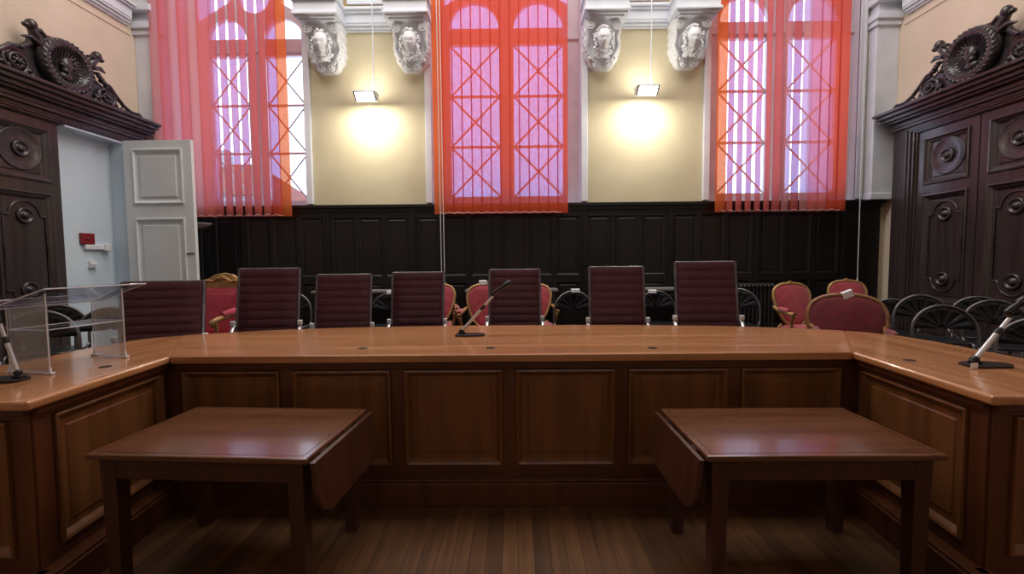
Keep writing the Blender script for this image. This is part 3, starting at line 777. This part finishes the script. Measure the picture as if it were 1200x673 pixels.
# ------------------------------------------------------------------ executive chairs
def make_exec():
    t = thing('executive_chair', '', 'chair', group='burgundy chairs along the back of the bench')
    W = .52; z0, z1 = .46, 1.20; n = 10; rows = []
    tilt = lambda z: .20+.12*(z-z0)/(z1-z0)
    m = 8
    N = n*m
    for i in range(N+1):
        z = z0+(z1-z0)*i/N; ph = (i % m)/m; bul = .007*abs(math.sin(PI*ph))**.4; y = tilt(z); hw = W/2-.016
        rows.append([(-hw, y-.012, z), (-hw+.01, y-.016-bul, z), (-hw*.5, y-.010-bul, z), (0, y-.008-bul, z), (hw*.5, y-.010-bul, z), (hw-.01, y-.016-bul, z), (hw, y-.012, z), (hw, y+.012, z), (hw-.01, y+.016+bul, z), (0, y+.016+bul, z), (-hw+.01, y+.016+bul, z), (-hw, y+.012, z)])
    b = MB(); b.grid(rows, True, True); b.add(rows[-1], [tuple(range(12))]); b.add(rows[0], [tuple(range(12))]); b.build('backrest', 'leather', t)
    for s in (-1, 1):
        b = MB(); x = s*(W/2-.008)
        b.tube([(x, tilt(z1)+.004, z1+.006), (x, tilt(z0), z0), (x, .16, .44), (x, .05, .425), (x, -.24, .44)], .011, 6, flat=1.6); b.build('side_rail', 'grey_metal', t)
        b = MB(); x = s*(W/2+.018)
        b.tube([(x-s*.01, .245, .70), (x, .215, .695), (x, .15, .59), (x, .02, .535), (x, -.14, .525), (x, -.19, .51), (x-s*.02, -.19, .44)], .011, 8, flat=1.5); a = b.build('armrest', 'chrome', t)
        b = MB(); b.box(min(x-.017,x+.017), max(x-.017,x+.017), .20, .24, .705, .745); b.build('arm_joint', 'white_plastic', a, bevel=.005)
    b = MB(); b.tube([(-W/2+.01, tilt(z1)+.004, z1+.004), (W/2-.01, tilt(z1)+.004, z1+.004)], .009, 6, flat=1.6); b.build('top_rail', 'grey_metal', t)
    rows = []
    for i in range(49):
        y = .17-.42*i/48; bul = .010*abs(math.sin(PI*(i % 8)/8))**.5; hw = W/2-.02; zc = .45+(.02 if i < 40 else .02-.015*(i-40)/8)
        rows.append([(-hw, y, zc-.03), (-hw, y, zc-.005), (-hw+.02, y, zc+.002+bul), (0, y, zc+bul-.004), (hw-.02, y, zc+.002+bul), (hw, y, zc-.005), (hw, y, zc-.03)])
    b = MB(); b.grid(rows, True, True); b.add(rows[0], [tuple(range(7))]); b.add(rows[-1], [tuple(range(7))]); b.build('seat', 'leather', t)
    b = MB(); b.lathe([(.028,.10),(.028,.26),(.018,.26),(.018,.41),(.08,.415),(.08,.43)], 16); b.build('gas_column', 'chrome', t)
    b = MB()
    for k in range(5):
        a = 2*PI*k/5; b.tube([(0,0,.115),(.15*math.cos(a),.15*math.sin(a),.10),(.29*math.cos(a),.29*math.sin(a),.075)], [.03,.024,.015], 8)
    b.build('star_base', 'chrome', t)
    for k in range(5):
        a = 2*PI*k/5; c = MB(); c.lathe([(0,-.022),(.026,-.022),(.028,-.012),(.028,.012),(.026,.022),(0,.022)], 14, Matrix.Translation((.29*math.cos(a),.29*math.sin(a),.029)) @ Matrix.Rotation(a,4,'Z') @ Matrix.Rotation(PI/2,4,'Y'))
        c.tube([(.29*math.cos(a),.29*math.sin(a),.05),(.29*math.cos(a),.29*math.sin(a),.08)], .008, 6); c.build('caster', 'blackplastic', t)
    return t
ex = make_exec()
ELAB = ['burgundy ribbed high back chair nearest the open white door, leftmost along the bench',
        'burgundy ribbed high back chair beside the gilt topped red armchair, second from left',
        'burgundy ribbed high back chair, the low third one from the left along the bench',
        'burgundy ribbed high back chair fourth from left, just left of the centre microphone',
        'burgundy ribbed high back chair directly behind the centre microphone head',
        'burgundy ribbed high back chair between two black shell chairs, second from right',
        'burgundy ribbed high back chair before the radiator, rightmost and tallest of its row']
EX = [(192.5,330,3.80,1.16,.28),(315,315,4.20,1.06,.10),(402.5,322,4.30,1.0,.06),(489.5,319.5,4.52,1.0,.02),(603,316,4.58,1.0,-.01),(722.5,313,4.30,1.0,-.03),(827,307,4.22,1.07,-.06)]
for i, (px, top, Y, sc, rz) in enumerate(EX):
    p = at(px, top, Y=Y); ztop = p.z
    h = 1.206*sc
    # chair stands on the platform; its column is set high or low
    o = place(ex, i > 0, (p.x+math.sin(rz)*.3*sc, Y-.30*sc, DZ), rz, ELAB[i], sc)
    zs = (ztop-DZ)/h; o.scale = (sc, sc, sc*zs)

# ------------------------------------------------------------------ upholstered armchairs
def oval(W, H, zc, n=40, taper=.2, e=2.6):
    pts = []
    for k in range(n):
        a = 2*PI*k/n; c, s = math.cos(a), math.sin(a)
        x = W/2*math.copysign(abs(c)**(2/e), c); z = H/2*math.copysign(abs(s)**(2/e), s)
        x *= 1-taper*max(0, .5-z/H)
        pts.append((x, z+zc))
    return pts
def make_armchair(name, W, H, zc, fm, vm, taper=.25, group=None, aw=.46):
    t = thing(name, '', 'armchair', group=group)
    ty = lambda z: .22+.22*(z-.45)
    o = oval(W, H, zc, taper=taper)
    b = MB(); b.tube([(x, ty(z), z) for (x, z) in o], .022, 8, True); b.tube([(-.06, ty(zc+H/2), zc+H/2+.005), (0, ty(zc+H/2), zc+H/2+.022), (.06, ty(zc+H/2), zc+H/2+.005)], [.008,.02,.008], 8)
    for s in (-1, 1): b.tube([(s*W*.30, ty(zc-H/2+.03), zc-H/2+.03), (s*W*.36, .24, .42)], .022, 8)
    b.build('back_frame', fm, t)
    b = MB()
    for sg in (-1, 1):
        rows = []
        for (k, d) in ((1,0),(.95,.02),(.8,.032),(.55,.04),(.3,.043),(.02,.044)):
            rows.append([(x*k, ty(z)+sg*d*.8, zc+(z-zc)*k + 0) for (x, z) in o])
        rows = [[(p[0], ty(p[2])+ (p[1]-ty(q[1])), p[2]) for p, q in zip(r, o)] for r in rows]
        b.grid(rows, True, True)
    b.build('back_pad', vm, t)
    sw = max(W*aw, .25)
    so = oval(2*sw, .54, 0, e=3.4, taper=.0)
    b = MB(); rows = [[(x*k, y*k-.02, z) for (x, y) in so] for (k, z) in ((.9,.36),(1,.37),(1.0,.40),(.97,.44),(.85,.465),(.5,.48),(.02,.485))]
    b.grid(rows, True, True); b.build('seat', vm, t)
    b = MB(); rows = [[(x*1.01, y*1.01-.02, z) for (x, y) in so] for z in (.30,.365)]; b.grid(rows, True, True); b.build('seat_rail', fm, t)
    for s in (-1, 1):
        b = MB(); b.tube([(s*W*.44, ty(.68), .70), (s*(sw+.03), .12, .665), (s*(sw+.05), -.08, .65), (s*(sw+.035), -.17, .64)], [.02,.022,.024,.03], 8)
        b.tube([(s*(sw+.035), -.16, .63), (s*(sw+.03), -.11, .55), (s*(sw-.01), -.08, .44), (s*(sw-.02), -.10, .36)], [.022,.018,.02,.024], 8); a = b.build('arm', fm, t)
        b = MB(); b.tube([(s*(sw+.035), .10, .69), (s*(sw+.045), -.0, .685), (s*(sw+.048), -.09, .675)], [.026,.034,.026], 10); b.build('arm_pad', vm, a)
        for y in (-.24, .20):
            l = MB(); l.tube([(s*(sw-.05), y, .34), (s*(sw-.03), y*1.08, .22), (s*(sw-.06), y*1.02, .09), (s*(sw-.04), y*1.10, .015)], [.034,.028,.018,.016], 8); l.ball((s*(sw-.04), y*1.10, .014), (.02,.02,.014), 8); l.build('leg', fm, t)
    return t
ac = make_armchair('upholstered_armchair', .60, .56, .72, 'gilt', 'velvet', .45, 'rose red armchairs standing behind the burgundy chairs')
AC = [(512,331,6.45,'rose red armchair peeping out right of the fourth burgundy chair',0),
      (571,331,5.85,'rose red armchair showing left of the burgundy chair behind the centre microphone',0.03),
      (624,331,6.45,'rose red armchair showing right of the burgundy chair behind the centre microphone',-.03),
      (931,330,5.9,'rose red armchair right of the radiator, its whole back in view',.1),
      (991,327,6.5,'rose red armchair half hidden behind the wide deep red armchair',-.1)]
for i, (px, top, Y, lab, rz) in enumerate(AC):
    p = at(px, top, Y=Y); o = place(ac, i > 0, (p.x, Y-.3, DZ), rz, lab); o.scale.z = (p.z-DZ)/1.03
big = make_armchair('upholstered_armchair', .70, .54, .74, 'walnut', 'velvet_d', .12, None, .36)
big['label'] = 'wide deep red armchair with brown frame at the right bend of the bench'
p = at(990, 344, Y=4.3); big.location = (p.x-.11, 4.3-.27, DZ); big.scale.x = .93; big.scale.z = (p.z-DZ)/1.03; big.rotation_euler.z = -.45
# gilt topped armchair
def make_throne():
    t = thing('gilt_armchair', 'tall crimson armchair with gilt crested top, between the two leftmost burgundy chairs', 'armchair')
    ty = lambda z: .24+.16*(z-.45)
    W = .60
    b = MB(); o = [(-W/2-.02,.40),(W/2+.02,.40),(W/2+.03,1.02),(W/2,1.07),(W*.32,1.09),(W*.2,1.135),(0,1.155),(-W*.2,1.135),(-W*.32,1.09),(-W/2,1.07),(-W/2-.03,1.02)]
    b.plate(o, [rect(-W/2+.03, W/2-.03, .46, .98)], -.02, .025); b.map(lambda u, w, v: (u, ty(v)+w, v)); b.build('back_frame', 'gilt', t, bevel=.01)
    b = MB()
    for q in (-1, 1):
        b.tube([(q*(.02+.25*k/12), ty(1.06)-.03, 1.09-.05*(k/12)+.012*math.sin(k)) for k in range(13)], .014, 6)
    b.ball((0, ty(1.09)-.03, 1.10), (.05,.02,.03), 10); b.build('crest_carving', 'gilt', t)
    b = MB(); b.panel(-W/2+.025, W/2-.025, .45, .99, [(0,0),(0,.03),(.02,.045),(.08,.06),(.2,.065)])
    b.map(lambda u, w, v: (u, ty(v)-w+.01, v)); b.build('back_pad', 'velvet_t', t)
    b = MB(); b.box(-.32,.32,-.30,.24,.36,.47); b.build('seat', 'velvet_t', t, bevel=.03)
    b = MB(); b.box(-.33,.33,-.31,.26,.28,.36); b.build('seat_rail', 'gilt', t, bevel=.01)
    for s in (-1, 1):
        b = MB(); b.tube([(s*.33, .28, .74), (s*.36, .05, .72), (s*.37, -.18, .70), (s*.37, -.27, .67), (s*.37,-.25,.63)], [.022,.024,.026,.034,.02], 8)
        b.tube([(s*.37,-.22,.68), (s*.36,-.19,.58), (s*.34,-.22,.50), (s*.33,-.24,.36)], [.026,.018,.026,.03], 8); a = b.build('arm', 'gilt', t)
        b = MB(); b.tube([(s*.345,.20,.75),(s*.36,.05,.752),(s*.37,-.12,.735)], [.03,.042,.03], 10); b.build('arm_pad', 'velvet_t', a)
        for y in (-.25, .22):
            l = MB(); l.lathe([(.02,0),(.026,.03),(.018,.06),(.03,.16),(.034,.24),(.024,.26),(.036,.30)], 12, Matrix.Translation((s*.28, y, 0))); l.build('leg', 'gilt', t)
    return t
th = make_throne(); p = at(262, 320, Y=5.15); th.location = (p.x-.08, 5.15-.29, DZ); th.scale.z = (p.z-DZ)/1.155; th.rotation_euler.z = -.15

# ------------------------------------------------------------------ black shell chairs
def make_shell():
    t = thing('shell_chair', '', 'chair', group='black shell chairs around the room')
    ty = lambda z: .20+.16*(z-.45)
    W = .50; hw = W/2
    b = MB()
    arch = [(-hw, ty(.45)-.02, .02), (-hw, ty(.5), .45), (-hw, ty(.6), .60)] + [(hw*math.cos(a), ty(.60+.25*math.sin(a)), .60+.25*math.sin(a)) for a in [PI-PI*k/18 for k in range(1, 18)]] + [(hw, ty(.6), .60), (hw, ty(.5), .45), (hw, ty(.45)-.02, .02)]
    b.tube(arch, .0145, 8)
    b.build('back_frame', 'grey_metal', t)
    b = MB(); rows = []; K = 42
    for ri, f in enumerate((.06, .2, .4, .6, .8, .97)):
        row = []
        for k in range(K+1):
            a = PI*k/K; rb = .005*math.cos(14*a)*min(1, f*1.5)
            x = hw*f*math.cos(a); z = .635+.21*f*math.sin(a)
            row.append((x, ty(z)+.035*(1-f*f)+rb+.0, z))
        rows.append(row)
    b.grid(rows); o = b.build('back_shell', 'blackplastic', t); sm = o.modifiers.new('thick', 'SOLIDIFY'); sm.thickness = .008
    b = MB()
    for k in range(1, 7):
        a = PI*k/7
        b.tube([(hw*f*math.cos(a), ty(.635+.21*f*math.sin(a))+.03*(1-f*f)-.012, .635+.21*f*math.sin(a)) for f in (.4, .55, .7, .85)], [.002,.0035,.0035,.002], 5)
    b.build('rib', 'grey_metal', t)  # pale strips stand in for light showing through the slots of the back
    so = oval(.47, .46, 0, e=3.2, taper=0); b = MB()
    rows = [[(x*k, y*k-.03, z) for (x, y) in so] for (k, z) in ((.02,.425),(.9,.425),(1,.435),(1,.445),(.93,.452),(.6,.442),(.02,.435))]
    b.grid(rows, True, True); b.build('seat', 'blackplastic', t)
    for s in (-1, 1):
        b = MB(); b.tube([(s*.24,-.27,.015),(s*.235,-.22,.41),(s*.235,-.20,.43),(s*.235,.17,.43),(s*hw,ty(.5),.47)], .011, 8); b.build('leg', 'grey_metal', t)
    return t
sh = make_shell()
SH = [(127,360,4.45,.45,'black shell chair just left of the leftmost burgundy chair',1),
      (66,357,4.6,.5,'black shell chair seen through the clear lectern, behind another shell chair',1),
      (47,364,3.85,.5,'black shell chair seen through the clear lectern, nearest to it',1),
      (343,343,6.2,.1,'black shell chair edge showing right of the second burgundy chair',1),
      (398,344,6.45,0,'black shell chair hidden behind the third burgundy chair',1),
      (456,343.5,6.2,0,'black shell chair between the third and fourth burgundy chairs',1),
      (672,340.5,5.8,0,'black shell chair between the fifth and sixth burgundy chairs',1),
      (769,340.5,6.2,0,'black shell chair between the sixth and seventh burgundy chairs',1),
      (866,338,5.9,-.5,'black shell chair turned sideways in front of the radiator',1),
      (1046,350,5.6,-.5,'black shell chair right behind the wide deep red armchair',1),
      (1080,345,4.9,-.35,'black shell chair with high arched frame, second right of the deep red armchair',1),
      (1106,357,4.25,-.3,'black shell chair standing nearest the bench top, lowest arch at right',1),
      (1148,347,5.15,-.6,'black shell chair by the right wall under the door rosettes',1),
      (1166,351,4.6,-.45,'black shell chair behind the head of the right microphone',1),
      (1222,372,3.5,-.6,'black shell chair cut by the right edge of the view',1)]
for i, (px, top, Y, rz, lab, _) in enumerate(SH):
    p = at(px, top, Y=Y); o = place(sh, i > 0, (p.x-.27*math.sin(-rz), Y-.26*math.cos(rz), DZ), rz, lab); o.scale.z = (p.z-DZ)/.862

# paper tags laid over chair tops
def paper_tag(px, py, Y, w, h, rot, label):
    p = at(px, py, Y=Y); b = MB(); rows = []
    for k in range(7):
        a = PI*k/6-PI/2
        if k < 2: y, z = -.022, -h*(1-k/1.0)
        rows.append([(x, -.024*math.cos(PI*k/6) if k else -.024, (-h if k == 0 else .0) + .016*math.sin(PI*k/6)) for x in (-w/2, w/2)])
    b.grid(rows, False); o = b.build('paper_tag', 'paper', None); o.location = (p.x, Y, p.z); o.rotation_euler = (0, rot, 0)
    return tag(o, label, 'paper tag', 'white paper tags on chair backs')
paper_tag(458.5,342,6.17,.11,.03,0,'white paper tag on the black chair between third and fourth burgundy chairs')
paper_tag(566,330,5.80,.10,.04,0,'white paper tag on the rose armchair left of the centre microphone head')
paper_tag(674,340,5.77,.11,.03,0,'white paper tag on the black chair between fifth and sixth burgundy chairs')
paper_tag(764,341,6.17,.11,.03,0,'white paper tag on the black chair between sixth and seventh burgundy chairs')
paper_tag(991,343,4.24,.10,.05,-.35,'white paper tag on top of the wide deep red armchair')

# ------------------------------------------------------------------ microphones
def mic(label, Y, base, a, bnd, head0, head1, wb_, s=1.0):
    P = lambda q: at(q[0], q[1], Y=Y)
    p = at(base[0], base[1], Z=TZ)
    t = thing('desk_microphone', label, 'microphone', (p.x, Y, TZ), 0)
    L = lambda q: P(q)-Vector((p.x, Y, TZ))
    A, B, H0, H1 = L(a), L(bnd), L(head0), L(head1)
    b = MB(); w = wb_; o = [(-w,-.05),(-w*.6,-.065),(w*.7,-.055),(w,-.03),(w,.03),(w*.6,.055),(-w*.7,.06),(-w,.04)]
    b.plate(o, [], 0, .014); b.map(lambda u, q, v: (u, v, q+.001)); b.box(A.x-.02, A.x+.03, -.018, .018, .014, .03); b.build('base', 'blackmetal', t, bevel=.005)
    A.z = max(A.z, .035)
    b = MB(); b.tube([A-(B-A)*.06, A+(B-A)*.03], .017*s, 10); b.ball(A, .02*s, 10); b.build('joint', 'blackmetal', t)
    m1 = A+(B-A)*.62; m2 = A+(B-A)*.74
    b = MB(); b.tube([A, m1], .0115*s, 12); b.tube([m2, B], .009*s, 12); b.build('boom', 'chrome', t)
    b = MB(); b.tube([m1-(B-A)*.01, m1+(B-A)*.02, m2], [.014*s,.015*s,.011*s], 12); b.build('sleeve', 'blackmetal', t)
    b = MB(); d = (H1-H0); b.ball(H0, .016*s, 10); b.tube([B, H0, H0+d*.1, H0+d*.55, H0+d*.6, H0+d*.95, H1], [.010*s,.016*s,.017*s,.013*s,.019*s,.021*s,.010*s], 12); b.build('capsule', 'blackplastic', t)
    return t
mic('black and silver boom microphone standing at the centre of the bench', 3.54, (551,393.5), (541,390), (578,347), (577,345), (599,330), .115)
mic('black and silver boom microphone at the left end of the bench', 2.24, (12,446), (21,437), (0,380), (-3,372), (-40,340), .085, .9)
mr = mic('black and silver boom microphone on the right wing of the bench', 2.42, (1160,430), (1142,423), (1184,372), (1181,366), (1204,349), .115, 1.15)
p = at(1136,427,Y=2.38)-mr.location; b = MB(); b.panel(-.018,.018,-.012,.016,[(0,0),(0,.002)]); b.map(lambda u, w, v: (p.x+u, -.065-w, .016+v)); b.build('white_label', 'paper', mr)

# ------------------------------------------------------------------ clear acrylic lectern on the left wing
lt = thing('acrylic_lectern', 'clear acrylic tabletop lectern with sloping top on the left wing of the bench', 'lectern', (-2.60, 2.58, TZ))
def lw(b, name, m, bevel=0, parent=None): return b.build(name, m, parent or lt, world=True, bevel=bevel)
HI0, HI1 = Vector((-2.43,2.30,1.425)), Vector((-2.37,2.87,1.425)); LO0, LO1 = Vector((-2.78,2.33,1.315)), Vector((-2.72,2.91,1.315))
def slab(b, q, th):
    n = (q[1]-q[0]).cross(q[3]-q[0]).normalized()*th
    b.add(list(q)+[v+n for v in q], [(0,1,2,3),(4,5,6,7),(0,1,5,4),(1,2,6,5),(2,3,7,6),(3,0,4,7)])
b = MB(); slab(b, (HI0,HI1,LO1,LO0), .008); lw(b, 'sloping_top', 'acrylic')
b = MB(); up = Vector((-.012,0,.045)); slab(b, (LO0,LO1,LO1+up,LO0+up), .008); lw(b, 'ledge', 'acrylic')
b = MB()
for (q0, q1) in ((HI0,HI1),(HI0,LO0),(HI1,LO1),(LO0,LO1),(LO0+up,LO1+up)): b.tube([q0,q1], .0035, 5)
lw(b, 'top_edge', 'acrylic_edge')
for (p0, p1, hz, lz) in (((-2.49,2.36),(-2.76,2.41),1.40,1.315),((-2.45,2.78),(-2.71,2.85),1.40,1.315)):
    a = Vector((p0[0],p0[1],TZ+.003)); c = Vector((p1[0],p1[1],TZ+.003)); b = MB()
    slab(b, (a, c, Vector((c.x,c.y,lz)), Vector((a.x,a.y,hz))), .008); sp = lw(b, 'side_panel', 'acrylic')
    b = MB(); b.tube([a, Vector((a.x,a.y,hz))], .004, 5); b.tube([c, Vector((c.x,c.y,lz))], .003, 5); b.tube([a+Vector((0,0,.004)), c+Vector((0,0,.004))], .003, 5); lw(b, 'panel_edge', 'acrylic_edge', 0, None)
    b = MB()
    for v in (a, c): b.box(v.x-.018, v.x+.018, v.y-.012, v.y+.012, TZ+.002, TZ+.014); b.box(v.x-.006, v.x+.006, v.y-.006, v.y+.006, TZ+.014, TZ+.04)
    lw(b, 'foot_clip', 'acrylic_edge', .002)
b = MB(); a, c = Vector((-2.76,2.41,1.20)), Vector((-2.71,2.85,1.20)); slab(b, (a, c, c+Vector((.24,-.05,0)), a+Vector((.24,-.04,0))), .006); lw(b, 'shelf', 'acrylic')
b = MB(); b.tube([a, c, c+Vector((.24,-.05,0)), a+Vector((.24,-.04,0)), a], .003, 5); lw(b, 'shelf_edge', 'acrylic_edge')

# ------------------------------------------------------------------ furniture along the back wall
def console(x0, x1, label, z):
    t = thing('console_table', label, 'table', ((x0+x1)/2, 6.92, DZ)); h = z-DZ; w = (x1-x0)/2
    b = MB(); b.box(-w, w, -.17, .17, h-.035, h); b.build('tabletop', 'shelf', t, bevel=.004)
    b = MB(); b.box(-w+.05, w-.05, -.14, -.12, h-.13, h-.035); b.box(-w+.05, w-.05, .12, .14, h-.13, h-.035); b.build('apron', 'radiator', t)
    for x in (-w+.06, w-.06):
        for y in (-.13, .13): l = MB(); l.box(x-.025, x+.025, y-.025, y+.025, 0, h-.035); l.build('leg', 'radiator', t, bevel=.003)
zt = at(450,340.5,Y=6.8).z
console(at(366,340,Y=6.8).x, at(505,340,Y=6.8).x, 'narrow dark side table with grey top against the left part of the wainscot', zt)
console(at(545,337,Y=6.8).x, at(654,336,Y=6.8).x, 'narrow dark side table with grey top under the middle window', zt)
console(at(745,336,Y=6.8).x, at(815,335,Y=6.8).x, 'narrow dark side table with grey top behind the sixth and seventh burgundy chairs', zt)
x0, x1 = at(838,333,Y=6.9).x, at(908,333,Y=6.9).x; zr = at(880,333,Y=6.9).z
t = thing('radiator', 'dark cast iron column radiator behind the rightmost burgundy chair', 'radiator', ((x0+x1)/2, 6.95, DZ)); n = 15; h = zr-DZ; w = x1-x0
for k in range(n):
    x = -w/2+w*(k+.5)/n; b = MB()
    for y in (-.06, .06): b.tube([(x,y,.06),(x,y,h-.04)], .022, 8)
    b.tube([(x,-.08,h-.045),(x,-.04,h-.012),(x,.04,h-.012),(x,.08,h-.045)], .024, 8); b.tube([(x,-.08,.09),(x,.08,.09)], .024, 8); 
    if k in (0, n-1): b.tube([(x,0,0),(x,0,.08)], .03, 8)
    b.build('section', 'radiator', t)
p = at(235, 265, Y=6.82)
t = thing('floor_lamp', 'white bowl uplighter lamp standing behind the open white door leaf', 'lamp', (p.x, 6.82, DZ)); h = p.z-DZ
b = MB(); b.lathe([(0,-.035),(.05,-.03),(.11,.0),(.15,.035),(.155,.04),(.145,.036),(.10,.005),(0,-.02)], 28, Matrix.Translation((0,0,h))); b.build('bowl', 'white_plastic', t)
b = MB(); b.tube([(0,0,.02),(0,0,h-.03)], .014, 8); b.build('pole', 'blackmetal', t)
b = MB(); b.lathe([(.14,0),(.14,.015),(.03,.03),(0,.03)], 24); b.build('base', 'blackmetal', t)

# ------------------------------------------------------------------ light
w = bpy.data.worlds.new('sky'); scene.world = w; w.use_nodes = True
bg = w.node_tree.nodes['Background']; bg.inputs[0].default_value = (.80,.84,1.0,1); bg.inputs[1].default_value = 4.0
def area(name, loc, rot, sx, sy, e, c):
    ld = bpy.data.lights.new(name, 'AREA'); ld.shape = 'RECTANGLE'; ld.size = sx; ld.size_y = sy; ld.energy = e; ld.color = c
    o = bpy.data.objects.new(name, ld); col.objects.link(o); o.location = loc; o.rotation_euler = rot; return o
area('ceiling_light', (0, 5.0, 7.3), (0,0,0), 9, 2.6, 400, (1,.95,.9))  # unseen soft panel added overhead to fill the room
area('rear_window_light', (0, -3.2, 5.0), (math.radians(80),0,0), 8, 3, 34, (.9,.93,1))  # weak fill added behind the camera, no window is built there

# ------------------------------------------------------------------ neighbouring house beyond the left window
M['roof'] = mat('red brown roof tiles', srgb(96,50,40), srgb(120,66,52), .9, 0, 3)
M['house'] = mat('grey house wall', srgb(120,122,128), srgb(136,138,142), .9, 0, 1)
t = thing('house', 'neighbouring house with brown red roof seen low through the left window', 'house', (-17.6, 24, .15))
b = MB(); b.box(-6, 6, -3, 3, -.15, 4.6); b.build('wall', 'house', t)
b = MB(); b.add([(-6.5,-3.5,4.5),(6.5,-3.5,4.5),(6.5,3.5,4.5),(-6.5,3.5,4.5),(-4,0,6.6),(4,0,6.6)], [(0,1,5,4),(2,3,4,5),(1,2,5),(3,0,4),(0,3,2,1)]); b.build('roof', 'roof', t)
b = MB(); b.box(2, 2.6, -.3, .3, 6.2, 7.3); b.build('chimney', 'house', t)
